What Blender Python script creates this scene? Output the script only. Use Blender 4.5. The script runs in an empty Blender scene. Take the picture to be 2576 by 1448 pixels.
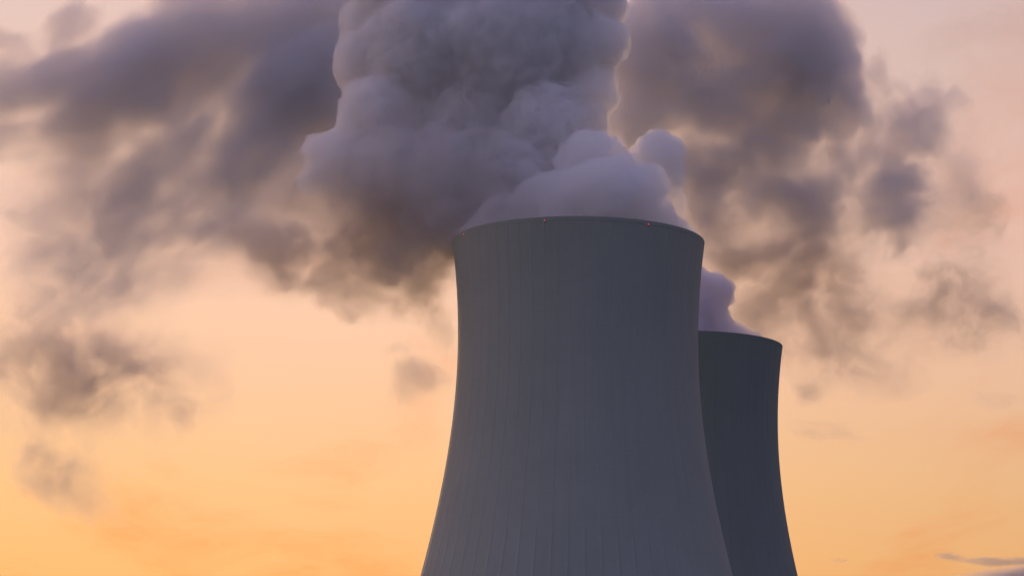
import bpy, bmesh, math, random
import numpy as np
from mathutils import Vector, Matrix, noise

scene = bpy.context.scene
COL = scene.collection
R = math.radians

# ---------------------------------------------------------------- camera
PITCH, FPX = R(10.8), 5850.0           # focal length in widths of 2576
EYE = Vector((0, 0, 2.0))
cam = bpy.data.cameras.new("camera")
cam.sensor_width = 36.0
cam.lens = 36.0 * FPX / 2576.0
cam.clip_start, cam.clip_end = 1.0, 60000.0
camo = bpy.data.objects.new("camera", cam)
camo.location = EYE
camo.rotation_euler = (Matrix.Rotation(R(90) + PITCH, 3, 'X') @ Matrix.Rotation(R(0.6), 3, 'Z')).to_euler()
COL.objects.link(camo)
scene.camera = camo

# ---------------------------------------------------------------- sky and sun
SUN_AZ, SUN_EL = R(-14.0), R(2.5)       # azimuth clockwise from +Y
world = bpy.data.worlds.new("World")
scene.world = world
world.use_nodes = True


class NT:
    """small helper round a node tree"""
    def __init__(s, tree):
        s.t = tree; s.n = tree.nodes; s.l = tree.links
    def node(s, kind, **kw):
        n = s.n.new(kind)
        for k, v in kw.items(): setattr(n, k, v)
        return n
    def put(s, sock, v):
        if isinstance(v, bpy.types.NodeSocket): s.l.new(v, sock)
        else: sock.default_value = v
    def math(s, op, a, b=None, c=None, clamp=False):
        n = s.node('ShaderNodeMath', operation=op, use_clamp=clamp)
        s.put(n.inputs[0], a)
        if b is not None: s.put(n.inputs[1], b)
        if c is not None: s.put(n.inputs[2], c)
        return n.outputs[0]
    def vec(s, op, a, b=None, c=None):
        n = s.node('ShaderNodeVectorMath', operation=op)
        s.put(n.inputs[0], a)
        if b is not None: s.put(n.inputs[1], b)
        if c is not None: s.put(n.inputs[2], c)
        return n.outputs['Value'] if op in ('LENGTH', 'DOT_PRODUCT', 'DISTANCE') else n.outputs[0]
    def ramp(s, fac, stops, interp='B_SPLINE'):
        n = s.node('ShaderNodeValToRGB')
        cr = n.color_ramp; cr.interpolation = interp
        while len(cr.elements) < len(stops): cr.elements.new(0.5)
        for e, (p, c) in zip(cr.elements, stops):
            e.position = p; e.color = (*c, 1)
        s.put(n.inputs[0], fac)
        return n.outputs[0]
    def mix(s, f, a, b, blend='MIX'):
        n = s.node('ShaderNodeMix', data_type='RGBA', blend_type=blend)
        s.put(n.inputs[0], f); s.put(n.inputs[6], a); s.put(n.inputs[7], b)
        return n.outputs[2]
    def maprange(s, v, a, b, c=0.0, d=1.0, kind='SMOOTHSTEP'):
        n = s.node('ShaderNodeMapRange', interpolation_type=kind)
        s.put(n.inputs[0], v)
        for i, x in enumerate((a, b, c, d)): s.put(n.inputs[i + 1], x)
        return n.outputs[0]
    def noise(s, v, scale, detail=4, rough=0.55, dist=0.0, out='Fac', lac=2.0):
        n = s.node('ShaderNodeTexNoise')
        s.put(n.inputs['Vector'], v)
        n.inputs['Scale'].default_value = scale; n.inputs['Detail'].default_value = detail
        n.inputs['Roughness'].default_value = rough; n.inputs['Distortion'].default_value = dist
        n.inputs['Lacunarity'].default_value = lac
        return n.outputs[out]


def lin(r, g, b):
    f = lambda c: c / 12.92 if c <= 0.04045 else ((c + 0.055) / 1.055) ** 2.4
    return tuple(f(x / 255.0) for x in (r, g, b))


w = NT(world.node_tree)
w.n.clear()
wout = w.node('ShaderNodeOutputWorld')
bg = w.node('ShaderNodeBackground')
w.l.new(bg.outputs[0], wout.inputs[0])
D = w.node('ShaderNodeTexCoord').outputs['Generated']
sep = w.node('ShaderNodeSeparateXYZ'); w.l.new(D, sep.inputs[0])
el = w.math('ARCSINE', sep.outputs[2])                       # elevation in radians
elf = w.math('DIVIDE', el, R(90), clamp=True)
az = w.math('ARCTAN2', sep.outputs[0], sep.outputs[1])       # azimuth from +Y, to the right
d_az = w.math('SUBTRACT', az, SUN_AZ)
towards = w.math('MULTIPLY_ADD', w.math('COSINE', d_az), 0.5, 0.5)
towards = w.math('POWER', towards, 1.4)
glow = w.ramp(elf, [(0.0, lin(250, 170, 90)), (0.042, lin(254, 188, 118)), (0.066, lin(254, 197, 138)),
                    (0.098, lin(254, 203, 164)), (0.135, lin(251, 206, 183)), (0.175, lin(236, 202, 187)),
                    (0.215, lin(222, 193, 189)), (0.30, lin(182, 167, 186)), (0.45, lin(140, 138, 174)),
                    (1.0, lin(110, 113, 168))], 'LINEAR')
dusk = w.ramp(elf, [(0.0, lin(108, 118, 132)), (0.06, lin(126, 131, 149)), (0.14, lin(139, 142, 170)),
                    (0.35, lin(130, 136, 180)), (1.0, lin(110, 113, 168))], 'LINEAR')
sky_col = w.mix(towards, dusk, glow)
# the glow is fuller left of the towers than right of them
side = w.maprange(az, R(-2), R(16), 0.0, 1.0)
sky_col = w.mix(side, sky_col, w.mix(1.0, sky_col, (0.87, 0.87, 0.90, 1), 'MULTIPLY'))
left = w.maprange(az, R(-11), R(-40), 0.0, 1.0)
sky_col = w.mix(left, sky_col, w.mix(1.0, sky_col, (1.5, 1.4, 1.25, 1), 'MULTIPLY'))
# thin high cloud, far above: faint warm streaks
P = w.vec('DIVIDE', D, w.math('ADD', sep.outputs[2], 0.12))
P = w.vec('MULTIPLY', P, (1.0, 0.45, 1.0))
c1 = w.noise(P, 2.6, 5, 0.55, 0.6)
cir = w.maprange(c1, 0.46, 0.74, 0.0, 1.0)
c2 = w.noise(P, 7.0, 6, 0.62, 1.2)
cir = w.math('MULTIPLY', cir, w.maprange(c2, 0.3, 0.7, 0.45, 1.0))
warm = w.mix(1.0, sky_col, (0.98, 0.80, 0.70, 1), 'MULTIPLY')
sky_col = w.mix(cir, sky_col, warm)
nish = w.node('ShaderNodeTexSky', sky_type='NISHITA')
nish.sun_disc = False; nish.sun_elevation = SUN_EL; nish.sun_rotation = SUN_AZ
nish.altitude = 100; nish.air_density = 1.0; nish.dust_density = 1.5; nish.ozone_density = 2.0
amb = w.mix(1.0, nish.outputs[0], (0.003, 0.003, 0.003, 1), 'MULTIPLY')
tot = w.mix(1.0, sky_col, amb, 'ADD')
w.l.new(tot, bg.inputs[0]); bg.inputs[1].default_value = 1.0
world.cycles.sampling_method = 'MANUAL'; world.cycles.sample_map_resolution = 512

sun = bpy.data.lights.new("sun", 'SUN')
sun.energy = 1.5; sun.angle = R(4.0); sun.color = (1.0, 0.62, 0.34)
suno = bpy.data.objects.new("sun", sun)
sd = Vector((math.sin(SUN_AZ) * math.cos(SUN_EL), math.cos(SUN_AZ) * math.cos(SUN_EL), math.sin(SUN_EL)))
suno.rotation_euler = sd.to_track_quat('Z', 'Y').to_euler()
COL.objects.link(suno)

scene.view_settings.view_transform = 'Standard'
scene.view_settings.look = 'None'
scene.view_settings.exposure = 0.0
scene.view_settings.gamma = 1.0
scene.view_settings.use_curve_mapping = False
scene.render.engine = 'CYCLES'
cy = scene.cycles
cy.use_denoising = True
cy.use_adaptive_sampling = True
cy.adaptive_threshold = 0.04
cy.adaptive_min_samples = 16
cy.max_bounces = 14; cy.diffuse_bounces = 2; cy.glossy_bounces = 1; cy.transmission_bounces = 2
cy.transparent_max_bounces = 16; cy.volume_bounces = 12
cy.volume_step_rate = 0.75; cy.volume_max_steps = 128
cy.caustics_reflective = False; cy.caustics_refractive = False


# ---------------------------------------------------------------- helpers
def tag(o, label=None, cat=None, group=None, kind=None):
    if label: o["label"] = label
    if cat: o["category"] = cat
    if group: o["group"] = group
    if kind: o["kind"] = kind
    return o


def link(name, me, mat=None, parent=None, loc=None):
    o = bpy.data.objects.new(name, me)
    COL.objects.link(o)
    if mat: me.materials.append(mat)
    if loc: o.location = loc
    if parent: o.parent = parent
    return o


def from_bm(name, bm, mat=None, parent=None, smooth=True):
    me = bpy.data.meshes.new(name)
    bm.normal_update()
    for f in bm.faces: f.smooth = smooth
    bm.to_mesh(me); bm.free()
    return link(name, me, mat, parent)


def surface(name):
    m = bpy.data.materials.new(name); m.use_nodes = True
    t = NT(m.node_tree)
    return m, t, m.node_tree.nodes['Principled BSDF']


# ---------------------------------------------------------------- ground
gm, t, bs = surface("meadow")
gp = t.node('ShaderNodeTexCoord').outputs['Object']
t.l.new(t.ramp(t.noise(gp, 0.02, 8, 0.6), [(0.3, (0.035, 0.05, 0.02)), (0.7, (0.08, 0.085, 0.04))]), bs.inputs['Base Color'])
bs.inputs['Roughness'].default_value = 0.95
bm = bmesh.new()
bmesh.ops.create_grid(bm, x_segments=40, y_segments=40, size=20000)
tag(from_bm("ground", bm, gm), kind="structure")


# ---------------------------------------------------------------- cooling towers
A0, K0, Z0 = 39.05, 0.168, 126.5    # waist radius, flare, waist height of the hyperboloid shell
TOP = 159.8
NRIB = 60


def radius(z): return math.sqrt(A0 * A0 + K0 * (z - Z0) ** 2)


def concrete(name, base, streak):
    m, t, bs = surface(name)
    p = t.node('ShaderNodeTexCoord').outputs['Object']
    s = t.node('ShaderNodeSeparateXYZ'); t.l.new(p, s.inputs[0])
    ang = t.math('ARCTAN2', s.outputs[1], s.outputs[0])
    c = t.node('ShaderNodeCombineXYZ')
    t.put(c.inputs[0], t.math('MULTIPLY', t.math('COSINE', ang), 40.0))
    t.put(c.inputs[1], t.math('MULTIPLY', t.math('SINE', ang), 40.0))
    t.put(c.inputs[2], t.math('MULTIPLY', s.outputs[2], 0.05))
    streaks = t.noise(c.outputs[0], 0.35, 6, 0.65)           # rain streaks run down the shell
    blot = t.noise(p, 0.045, 6, 0.6)
    fine = t.noise(p, 0.8, 5, 0.6)
    lift = t.math('FRACT', t.math('DIVIDE', s.outputs[2], 1.5))      # casting lifts
    joint = t.math('MULTIPLY', t.math('LESS_THAN', lift, 0.05), 0.05)
    tone = t.noise(c.outputs[0], 0.9, 2, 0.5)
    v = t.math('ADD', t.math('MULTIPLY', streaks, streak), t.math('MULTIPLY', blot, 0.22))
    v = t.math('ADD', v, t.math('MULTIPLY', fine, 0.10))
    v = t.math('ADD', v, t.math('MULTIPLY', tone, 0.05))
    v = t.math('ADD', v, 1.0 - (streak + 0.22 + 0.15) / 2)
    v = t.math('SUBTRACT', v, joint)
    t.l.new(t.mix(1.0, (*base, 1), t.vec('MULTIPLY', (1, 1, 1), v), 'MULTIPLY'), bs.inputs['Base Color'])
    bs.inputs['Roughness'].default_value = 0.9
    bs.inputs['Specular IOR Level'].default_value = 0.25
    return m


def shell_mesh():
    """flared concrete shell with fine vertical wind ribs, open at the top, with its own wall thickness"""
    zs = [0, 6, 12]
    z = 16.0
    while z < 152: zs.append(z); z += 4.0
    zs += [152, 155, 157.5, 158.6, 158.61, 159.5, TOP]
    ang = []
    for k in range(NRIB):
        a = 2 * math.pi * k / NRIB; st = 2 * math.pi / NRIB; h = 0.0046
        ang += [(a - h, 0), (a - h * 0.75, 1), (a + h * 0.75, 1), (a + h, 0)] + [(a + st * f, 0) for f in (0.2, 0.35, 0.5, 0.65, 0.8)]
    n = len(ang)
    verts, faces, rows = [], [], []
    for z in zs:
        r = radius(z)
        rib = 0.045 if z < 158.6 else 0.0
        lip = 0.05 if z > 158.6 else 0.0
        if z == TOP: lip = 0.02
        rows.append(len(verts))
        for a, u in ang:
            rr = r + rib * u + lip
            verts.append((rr * math.cos(a), rr * math.sin(a), z))
    for z in (TOP, 158.0, 150, 140, 128, 110, 90, 60, 30, 0):
        rows.append(len(verts))
        rr = radius(z) - (0.45 if z > 150 else 0.5 + (150 - z) * 0.004)
        for a, u in ang: verts.append((rr * math.cos(a), rr * math.sin(a), z))
    for i in range(len(rows)):
        b0, b1 = rows[i], rows[(i + 1) % len(rows)]
        for j in range(n):
            k = (j + 1) % n
            faces.append((b0 + j, b0 + k, b1 + k, b1 + j))
    me = bpy.data.meshes.new("shell")
    me.from_pydata(verts, [], faces)
    me.update()
    for p in me.polygons: p.use_smooth = True
    me.set_sharp_from_angle(angle=R(38))
    return me


SHELL = shell_mesh()
lampm, t, bs = surface("red_beacon")
bs.inputs['Base Color'].default_value = (0.5, 0.02, 0.03, 1)
bs.inputs['Emission Color'].default_value = (1.0, 0.06, 0.09, 1)
bs.inputs['Emission Strength'].default_value = 1.6
housm, t, bs = surface("beacon_housing")
bs.inputs['Base Color'].default_value = (0.05, 0.05, 0.055, 1); bs.inputs['Roughness'].default_value = 0.6


def tower(loc, label, mat, lights, turn):
    root = bpy.data.objects.new("cooling_tower", None); COL.objects.link(root)
    root.location = loc; root.empty_display_size = 20
    tag(root, label, "cooling tower", "hyperboloid cooling towers")
    me = SHELL.copy(); me.materials.append(mat)
    sh = bpy.data.objects.new("shell", me); COL.objects.link(sh); sh.parent = root
    sh.rotation_euler.z = turn
    for a in lights:
        r = radius(158.4)
        bm = bmesh.new()                                     # bracket box with a visor, the lamp dome in front of it
        bmesh.ops.create_cube(bm, size=1.0, matrix=Matrix.Translation((0.22, 0, 0)) @ Matrix.Diagonal((0.44, 0.55, 0.22, 1)))
        bmesh.ops.create_cube(bm, size=1.0, matrix=Matrix.Translation((0.10, 0, -0.35)) @ Matrix.Diagonal((0.2, 0.3, 0.5, 1)))
        bmesh.ops.bevel(bm, geom=bm.edges[:], offset=0.03, segments=1, affect='EDGES')
        h = from_bm("warning_light", bm, housm, root, False)
        h.location = (r * math.cos(a), r * math.sin(a), 158.4); h.rotation_euler.z = a; h.scale = (0.58,) * 3
        bm = bmesh.new()
        bmesh.ops.create_cone(bm, segments=16, radius1=0.24, radius2=0.22, depth=0.34, cap_ends=True, matrix=Matrix.Translation((0.3, 0, 0.282)))
        bmesh.ops.create_uvsphere(bm, u_segments=16, v_segments=8, radius=0.22, matrix=Matrix.Translation((0.3, 0, 0.44)))
        from_bm("lamp", bm, lampm, h)
    return root


d1, d2 = 748.0, 955.0
FRONT = Vector((21.65, d1, 0)); REAR = Vector((71.2, d2, 0))
fa = math.atan2(-FRONT.y, -FRONT.x)
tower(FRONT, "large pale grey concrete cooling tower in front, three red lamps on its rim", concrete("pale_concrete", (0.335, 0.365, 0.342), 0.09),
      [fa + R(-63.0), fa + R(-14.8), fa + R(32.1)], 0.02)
tower(REAR, "darker grey cooling tower half hidden behind the larger tower", concrete("shaded_concrete", (0.225, 0.268, 0.258), 0.08), [], 0.05)  # same concrete, shade on the rear tower put into a darker base colour


# ---------------------------------------------------------------- steam and cloud
def at(px, py, Y):
    """point of the sky at distance Y seen at (px, py) of the 2576 wide photograph"""
    a = math.atan((724 - py) / FPX) + PITCH
    return Vector(((px - 1288) / FPX * Y / math.cos(a), Y, EYE.z + Y * math.tan(a)))


_ico = {}


def ico(n):
    if n not in _ico:
        b = bmesh.new(); bmesh.ops.create_icosphere(b, subdivisions=n, radius=1.0)
        b.verts.ensure_lookup_table()
        _ico[n] = (np.array([v.co[:] for v in b.verts]), np.array([[v.index for v in f.verts] for f in b.faces]))
        b.free()
    return _ico[n]


def hull_from(parts, voxel, smooth=0, name="hull"):
    """one closed surface round many overlapping balls; parts: (4x4 matrix, icosphere level)"""
    V, F, k = [], [], 0
    for M, lev in parts:
        v, f = ico(lev)
        m = np.array(M)
        V.append(v @ m[:3, :3].T + m[:3, 3]); F.append(f + k); k += len(v)
    V = np.concatenate(V); F = np.concatenate(F)
    me = bpy.data.meshes.new(name)
    me.vertices.add(len(V)); me.vertices.foreach_set('co', V.astype(np.float32).ravel())
    me.loops.add(F.size); me.loops.foreach_set('vertex_index', F.astype(np.int32).ravel())
    me.polygons.add(len(F)); me.polygons.foreach_set('loop_start', np.arange(0, F.size, 3, dtype=np.int32))
    me.update(calc_edges=True)
    return remesh(me, voxel, smooth)


def remesh(me, voxel, smooth):
    o = bpy.data.objects.new("hull", me); COL.objects.link(o)
    r = o.modifiers.new("r", 'REMESH'); r.mode = 'VOXEL'; r.voxel_size = voxel
    if smooth:
        s = o.modifiers.new("s", 'SMOOTH'); s.iterations = smooth; s.factor = 0.5
    dg = bpy.context.evaluated_depsgraph_get()
    out = bpy.data.meshes.new_from_object(o.evaluated_get(dg))
    bpy.data.objects.remove(o); bpy.data.meshes.remove(me)
    return out


def cells(p, seed):
    """distance to the nearest of randomly placed cell centres, one per unit cube"""
    b = np.floor(p).astype(np.int64)
    best = np.full(len(p), 9.0)
    for dx in (-1, 0, 1):
        for dy in (-1, 0, 1):
            for dz in (-1, 0, 1):
                c = b + (dx, dy, dz)
                h = (c[:, 0] * 73856093) ^ (c[:, 1] * 19349663) ^ (c[:, 2] * 83492791) ^ (seed * 2654435761)
                q = np.empty((len(p), 3))
                for i in range(3):
                    h = (h * 1103515245 + 12345 + i * 7919) & 0x7fffffff
                    h ^= h >> 13
                    q[:, i] = (h & 0xffff) / 65535.0
                best = np.minimum(best, np.linalg.norm(c + q - p, axis=1))
    return best


def cloud(name, label, blobs, Y, dens, feat, amp=0.85, lo=0.08, hi=0.8, warp=0.35, depth=0.8, aniso=0.45,
          color=(0.93, 0.93, 0.94), seed=0.0, stretch=(1, 1, 1), lean=0.0, cat="cloud", group=None, swell=1.25, voxel=None, veils=()):
    """soft drifting cloud: a closed hull filled with vapour whose density follows a handful of
    ellipsoidal billows, frayed by turbulence. blobs: (px, py, rx, ry, tilt, weight[, dY]);
    veils: (px, py, rx, ry, tilt, optical depth[, dY]), thinner vapour between and round the billows"""
    s = Y / FPX
    cen = at(sum(b[0] for b in blobs) / len(blobs), sum(b[1] for b in blobs) / len(blobs), Y)
    mats = []
    parts = []
    for b in blobs:
        px, py, rx, ry, tilt, wt = b[:6]
        dy = b[6] if len(b) > 6 else 0.0
        c = at(px, py, Y + dy) - cen
        s2 = (Y + dy) / FPX
        rz = depth * math.sqrt(rx * ry) * s2
        rot = Matrix.Rotation(-R(tilt), 4, 'Y')
        mats.append((c, R(tilt), (rx * s2, rz, ry * s2), wt))
        M = Matrix.Translation(c) @ rot @ Matrix.Diagonal((rx * s2 * swell, rz * swell, ry * s2 * swell, 1))
        parts.append((M, 3))
    thin = []
    for v in veils:
        px, py, rx, ry, tilt, tau = v[:6]
        c = at(px, py, Y + (v[6] if len(v) > 6 else 0)) - cen
        rz = 0.35 * math.sqrt(rx * ry) * s
        thin.append((c, R(tilt), (rx * s, rz, ry * s), tau / (rz * 1.1)))
        parts.append((Matrix.Translation(c) @ Matrix.Rotation(-R(tilt), 4, 'Y') @ Matrix.Diagonal((rx * s, rz, ry * s, 1)), 4))
    me = hull_from(parts, voxel or max(2.5, 22 * s), 2, name)
    m = bpy.data.materials.new(name); m.use_nodes = True
    t = NT(m.node_tree); t.n.clear()
    out = t.node('ShaderNodeOutputMaterial')
    pv = t.node('ShaderNodeVolumePrincipled')
    t.l.new(pv.outputs[0], out.inputs['Volume'])
    pv.inputs['Color'].default_value = (*color, 1)
    pv.inputs['Anisotropy'].default_value = aniso
    p = t.node('ShaderNodeTexCoord').outputs['Object']
    q = t.vec('ADD', p, (seed * 91.7, seed * 37.3, seed * 53.9))
    if lean:
        n = t.node('ShaderNodeMapping', vector_type='POINT')
        t.l.new(q, n.inputs['Vector']); n.inputs['Rotation'].default_value = (0, R(lean), 0)
        q = n.outputs[0]
    q = t.vec('MULTIPLY', q, stretch)
    wn = t.noise(q, 1.0 / (feat * 2.2), 0, 0.5, out='Color')
    w2 = t.noise(q, 1.0 / (feat * 0.5), 1, 0.6, out='Color')
    off = t.vec('MULTIPLY', t.vec('SUBTRACT', wn, (0.5, 0.5, 0.5)), (warp * feat * 4.0,) * 3)
    off = t.vec('ADD', off, t.vec('MULTIPLY', t.vec('SUBTRACT', w2, (0.5, 0.5, 0.5)), (warp * feat * 1.6,) * 3))
    pw = t.vec('ADD', p, off)
    S = None
    for c, tl, rad, wt in mats:
        n = t.node('ShaderNodeMapping', vector_type='TEXTURE')
        t.l.new(pw, n.inputs['Vector'])
        n.inputs['Location'].default_value = c
        n.inputs['Rotation'].default_value = (0, -tl, 0)
        n.inputs['Scale'].default_value = rad
        d = t.math('MULTIPLY_ADD', t.vec('LENGTH', n.outputs[0]), -1.6 * wt, 1.6 * wt)
        d = t.math('MINIMUM', d, wt)
        if S is None: S = d
        else: S = t.math('SMOOTH_MAX', S, d, 0.25)
    fb = t.noise(t.vec('ADD', q, off), 1.0 / feat, 5, 0.68, lac=2.2)
    f = t.math('MULTIPLY_ADD', t.math('SUBTRACT', fb, 0.5), amp * 2.0, S)
    g = t.maprange(f, lo, hi)
    # nothing outside the billows, however strong the turbulence
    g = t.math('MULTIPLY', g, t.maprange(S, 0.0, 0.12))
    g = t.math('MULTIPLY', g, dens)
    for c, tl, rad, k in thin:
        n = t.node('ShaderNodeMapping', vector_type='TEXTURE')
        t.l.new(pw, n.inputs['Vector'])
        n.inputs['Location'].default_value = c
        n.inputs['Rotation'].default_value = (0, -tl, 0)
        n.inputs['Scale'].default_value = rad
        e = t.maprange(t.vec('LENGTH', n.outputs[0]), 1.0, 0.15, 0.0, k)
        g = t.math('MULTIPLY_ADD', e, t.maprange(fb, 0.34, 0.64, 0.12, 1.9), g)
    t.put(pv.inputs['Density'], g)
    m.cycles.volume_sampling = 'DISTANCE'
    o = link(name, me, m, None, cen)
    tag(o, label, cat, group)
    return o


def plume(name, label, balls, dens, voxel, color, aniso=0.3, billow=((8.5, 2.2), (4.2, 2.6), (2.0, 2.3)), seed=0, group=None):
    """dense fresh steam: a closed cauliflower surface filled evenly with droplets.
    balls: (px, py, r, Y) or with a height squash"""
    rng = random.Random(seed)
    parts = []
    cen = at(balls[0][0], balls[0][1], balls[0][3])
    for px, py, r, Y in balls:
        c = at(px, py, Y) - cen; rr = r * Y / FPX
        parts.append((Matrix.Translation(c) @ Matrix.Scale(rr, 4), 4))
        for k in range(9):                                  # smaller billows pushed out of each big one
            v = Vector((rng.gauss(0, 1), rng.gauss(0, 1), rng.gauss(0, 1))).normalized()
            q = rr * rng.uniform(0.22, 0.42)
            parts.append((Matrix.Translation(c + v * (rr * 1.05 - q * 0.8)) @ Matrix.Scale(q, 4), 3))
    me = hull_from(parts, voxel, 22, name)
    n = len(me.vertices)
    co = np.empty(n * 3, np.float32); me.vertices.foreach_get('co', co)
    co = co.reshape(-1, 3).astype(np.float64)
    for size, a in billow:
        me.vertices.foreach_set('co', co.astype(np.float32).ravel()); me.update()
        no = np.empty(n * 3, np.float32); me.vertices.foreach_get('normal', no)
        co = co + no.reshape(-1, 3) * (a * (0.55 - np.minimum(cells(co / size, seed + int(size * 10)), 1.0)))[:, None]
    co = co.astype(np.float32)
    me.vertices.foreach_set('co', co.ravel()); me.update()
    me = remesh(me, voxel, 0)                                # closes the folds the billows have made
    for p in me.polygons: p.use_smooth = True
    m = bpy.data.materials.new(name); m.use_nodes = True
    t = NT(m.node_tree); t.n.clear()
    out = t.node('ShaderNodeOutputMaterial')
    pv = t.node('ShaderNodeVolumePrincipled')
    t.l.new(pv.outputs[0], out.inputs['Volume'])
    pv.inputs['Color'].default_value = (*color, 1)
    pv.inputs['Anisotropy'].default_value = aniso
    pv.inputs['Density'].default_value = dens
    o = link(name, me, m, None, cen)
    tag(o, label, "steam plume", group)
    return o


GP = "steam plumes over the cooling towers"
plume("steam_plume", "dense billowing purple grey steam rising from the large front cooling tower", [
    # over the mouth
    (1215, 615, 75, 760), (1290, 590, 110, 760), (1370, 565, 125, 756), (1440, 560, 125, 750), (1510, 560, 120, 744), (1600, 570, 90, 742), (1670, 590, 62, 748),
    # right front lobe
    (1400, 520, 95, 748), (1460, 502, 88, 741), (1530, 484, 92, 735), (1600, 488, 84, 736), (1490, 425, 34, 736), (1565, 418, 36, 735), (1640, 540, 66, 738), (1690, 572, 42, 744), (1728, 592, 28, 748),
    (1150, 550, 105, 776), (1050, 540, 90, 788),
    # knobs behind it
    (1480, 410, 88, 752), (1545, 430, 66, 755), (1655, 388, 68, 760), (1676, 450, 46, 760), (1688, 492, 40, 760), (1698, 528, 26, 758), (1600, 400, 34, 760), (1640, 400, 58, 774), (1655, 440, 60, 780), (1650, 400, 55, 788),
    # column
    (1290, 470, 160, 776), (1140, 470, 160, 782), (1000, 430, 130, 785), (890, 410, 100, 790), (812, 450, 55, 788), (765, 470, 26, 788), (800, 385, 42, 788),
    (1200, 330, 220, 800), (960, 300, 120, 788), (1370, 330, 130, 777), (1440, 300, 92, 780), (1480, 230, 70, 780),
    (940, 160, 112, 798), (905, 60, 60, 798), (1080, 130, 190, 793), (1270, 120, 230, 792), (1420, 130, 130, 788), (1500, 105, 76, 783),
    (1050, -30, 180, 798), (1250, -40, 220, 800), (1430, -10, 130, 792), (1520, 20, 52, 788), (1460, 290, 60, 780),
], 0.29, 0.75, (0.992, 0.9895, 0.9990), seed=3, group=GP)

plume("steam_plume", "small purple steam puff above the rear cooling tower, right of the larger tower", [
    (1740, 855, 75, 962), (1650, 850, 75, 962), (1830, 858, 55, 962), (1890, 862, 34, 962), (1925, 864, 20, 962), (1780, 800, 60, 966),
    (1720, 790, 70, 966), (1800, 730, 52, 968), (1760, 760, 60, 968), (1740, 710, 50, 970), (1850, 838, 36, 962), (1885, 850, 28, 962),
], 0.3, 0.9, (0.87, 0.862, 0.915), billow=((9.0, 2.2), (4.2, 2.4), (2.0, 1.5)), seed=8, group=GP)  # albedo lowered in place of the shade cast by the big clouds

GC = "drifting steam clouds"
VC = (0.935, 0.93, 0.945)
VW = (0.82, 0.785, 0.76)  # real vapour hardly absorbs: self-shade of thick steam put into this colour
cloud("cloud", "brown and purple steam bank drifting left from the front tower rim", [
    (1070, 590, 200, 130, 0, 1.1), (930, 610, 170, 130, 0, 1.0), (770, 630, 170, 100, -25, 0.75), (640, 600, 150, 85, -25, 0.85), (740, 520, 120, 90, 0, 0.8, 60),
    (850, 720, 130, 90, 0, 1.0), (872, 772, 80, 66, 0, 1.5), (960, 720, 80, 60, 0, 0.9), (700, 700, 120, 60, -40, 0.6), (1090, 680, 130, 100, 0, 1.0),
    (1130, 790, 65, 120, 10, 0.75), (620, 545, 60, 45, 0, 0.75), (960, 670, 120, 70, 0, 0.8), (900, 550, 200, 90, 0, 1.0, 30), (840, 500, 240, 150, 0, 1.0, 70), (1160, 640, 90, 110, 0, 0.9),
], 775, 0.10, 17, seed=1.0, group=GC, depth=0.6, color=VW, amp=0.6, veils=[(1120, 430, 420, 340, 0, 0.6, -22), (1040, 620, 190, 120, 0, 1.5, -22), (900, 560, 280, 180, 0, 1.4), (800, 650, 420, 170, -10, 1.1), (1080, 640, 180, 190, 0, 1.6)])
cloud("cloud", "broad dark purple cloud slanting across the upper left sky", [
    (560, 540, 200, 110, 20, 0.6), (-30, 260, 120, 140, 30, 0.9), (-40, 420, 120, 120, 40, 0.7), (90, 230, 190, 120, 20, 0.95), (330, 190, 300, 140, 25, 1.2), (520, 110, 270, 160, 28, 1.2), (740, 30, 270, 200, 10, 1.0),
    (770, 230, 210, 280, 0, 0.95), (420, 330, 250, 100, 35, 0.8), (170, 360, 190, 120, 40, 0.75), (20, 420, 120, 150, 60, 0.5),
    (330, 470, 170, 62, 20, 0.85), (240, 545, 80, 100, -30, 1.0), (520, 500, 240, 130, 25, 0.5), (120, 620, 220, 110, 10, 0.42),
    (640, 430, 220, 180, 20, 0.65), (-30, 150, 100, 90, 0, 0.8), (730, 430, 120, 200, 0, 0.9), (150, 90, 140, 85, 30, 0.7),
], 1040, 0.16, 32, seed=2.0, group=GC, lean=28, stretch=(0.6, 1, 1), depth=0.6, color=VC, amp=0.65,
    veils=[(440, 310, 700, 370, 20, 2.4), (750, 260, 270, 460, 0, 1.8), (330, 580, 560, 270, 4, 1.8), (640, 520, 260, 190, 0, 1.4), (440, 370, 300, 210, 25, 1.3)])
cloud("cloud", "dark slate cloud mass filling the upper right behind the steam plume", [
    (1890, 170, 240, 140, 0, 1.5), (1680, 70, 240, 200, 0, 0.92), (1890, 60, 260, 180, 0, 0.92), (2060, 130, 150, 190, 0, 0.92), (1860, 260, 310, 140, 0, 0.92),
    (2080, 270, 130, 100, 0, 1.0), (1620, 270, 190, 160, 0, 1.0), (1570, 190, 190, 260, 0, 0.9), (2135, 180, 65, 110, 0, 0.92), (1950, 480, 280, 120, 10, 0.7),
    (2030, 430, 115, 70, 0, 0.92), (2230, 490, 130, 140, 0, 1.0), (2300, 410, 95, 85, 0, 0.92), (2260, 590, 70, 70, 0, 0.9),
    (2330, 290, 85, 130, 10, 0.8), (2235, 170, 48, 100, 0, 0.65), (2365, 220, 48, 85, 0, 0.8), (1780, 450, 170, 110, 0, 0.65),
    (2160, 370, 110, 60, 0, 0.5), (1900, 370, 260, 90, 0, 0.75), (2080, 350, 110, 70, 0, 0.9),
], 1180, 0.17, 28, seed=3.0, group=GC, depth=0.6, color=VC, amp=0.85, veils=[(1800, 210, 460, 370, 0, 3.0), (1900, 490, 400, 260, 0, 2.8), (2210, 410, 310, 330, 0, 1.8), (2310, 420, 230, 300, 0, 0.9)])
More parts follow.
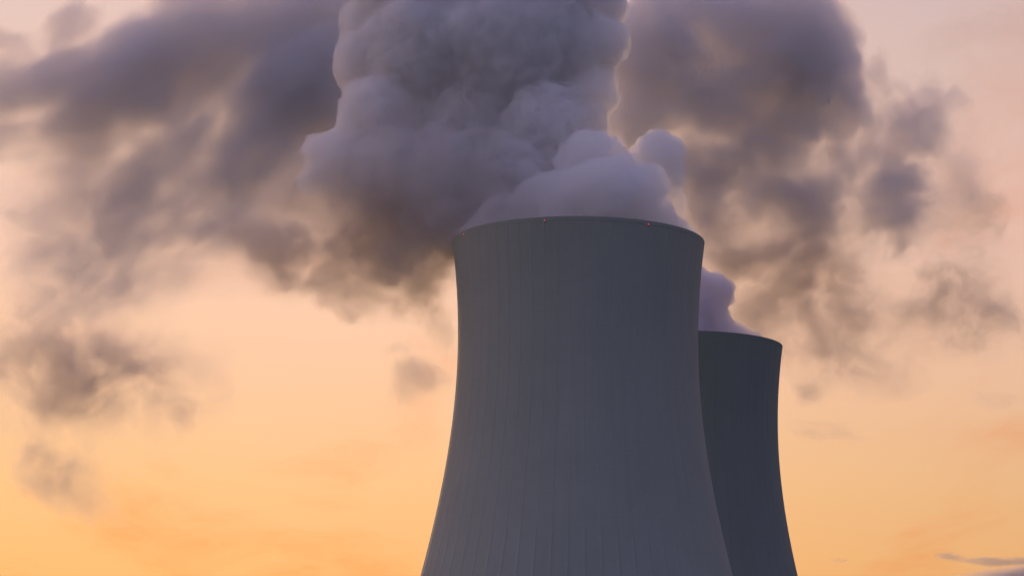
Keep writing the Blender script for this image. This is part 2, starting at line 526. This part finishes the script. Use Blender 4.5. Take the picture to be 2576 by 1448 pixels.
cloud("cloud", "pinkish grey ragged cloud above and right of the rear tower", [
    (1880, 660, 170, 100, 20, 0.5), (2050, 690, 150, 110, 0, 0.65), (2150, 680, 70, 80, 0, 1.0), (2150, 800, 130, 95, -30, 0.55),
    (1980, 800, 150, 100, -20, 0.58), (2060, 880, 150, 55, -10, 0.5), (1820, 560, 130, 80, 10, 0.5), (2040, 975, 60, 55, 0, 0.45),
], 1180, 0.06, 21, seed=4.0, group=GC, depth=0.6, color=VW, veils=[(1960, 690, 380, 310, -15, 1.5), (2120, 800, 320, 210, -15, 0.9)])
cloud("cloud", "thin torn wisps trailing right of the dark cloud mass", [
    (2440, 470, 85, 110, 10, 0.8), (2490, 540, 50, 70, 0, 0.7), (2420, 400, 40, 60, 0, 0.45), (2380, 710, 150, 75, -10, 0.5), (2300, 740, 90, 55, 0, 0.45),
    (2540, 790, 75, 55, -40, 0.55), (2440, 830, 75, 65, 0, 0.45), (2500, 990, 95, 50, 0, 0.4), (2080, 1080, 110, 50, 0, 0.34), (2040, 985, 70, 60, 0, 0.55),
], 1180, 0.085, 17, seed=5.0, group=GC, depth=0.6, color=VW, veils=[(2420, 620, 200, 300, 5, 0.45), (2400, 770, 270, 150, -12, 0.7)])
cloud("cloud", "brownish ragged cloud low on the left over the orange sky", [
    (80, 800, 100, 70, 0, 0.75), (300, 870, 120, 80, 0, 0.6), (50, 930, 150, 100, 0, 0.75), (180, 1000, 210, 100, 0, 0.8), (330, 960, 130, 90, 0, 0.6),
    (445, 1045, 75, 80, 0, 0.8), (150, 880, 180, 100, 0, 0.55), (140, 1190, 190, 80, -35, 0.36), (540, 1000, 80, 55, 0, 0.38),
], 1180, 0.038, 23, seed=6.0, group=GC, depth=0.6, color=VW, amp=0.7, veils=[(210, 950, 420, 270, 0, 1.1), (160, 1190, 260, 110, -30, 0.5)])
cloud("cloud", "small round brown cloud puff just left of the front tower", [
    (1060, 950, 85, 75, 20, 0.9), (1030, 985, 60, 50, 0, 0.75), (1110, 940, 50, 60, 0, 0.6), (1020, 880, 85, 34, 15, 0.38),
], 900, 0.10, 11, seed=7.0, group=GC, depth=0.8, color=VW, amp=0.5, warp=0.22)
cloud("cloud", "faint peach cloud sheet in the top right corner", [
    (2450, 110, 230, 70, 8, 0.8), (2330, 130, 120, 50, -10, 0.6), (2520, 40, 120, 40, 15, 0.7), (2420, 190, 150, 40, -15, 0.5),
], 3000, 0.006, 60, seed=8.5, group=GC, depth=1.0, color=VC, amp=0.5)
cloud("cloud", "thin dark streak of cloud low in the right corner", [
    (2490, 1399, 110, 15, -3, 0.8), (2580, 1395, 90, 18, 0, 0.9), (2395, 1386, 60, 13, -8, 0.6), (2120, 1405, 45, 9, -4, 0.45),
], 4500, 0.03, 22, seed=8.0, group=GC, depth=1.2, stretch=(0.25, 0.5, 1.0), warp=0.3, amp=0.6, voxel=4, color=VW)
cloud("cloud", "smooth grey cloud bank across the bottom right corner", [
    (2660, 1505, 500, 130, 6, 1.0),
], 5200, 0.03, 90, seed=9.0, group=GC, depth=1.2, amp=0.2, warp=0.12, stretch=(0.4, 0.5, 1.0), color=VW, voxel=14)
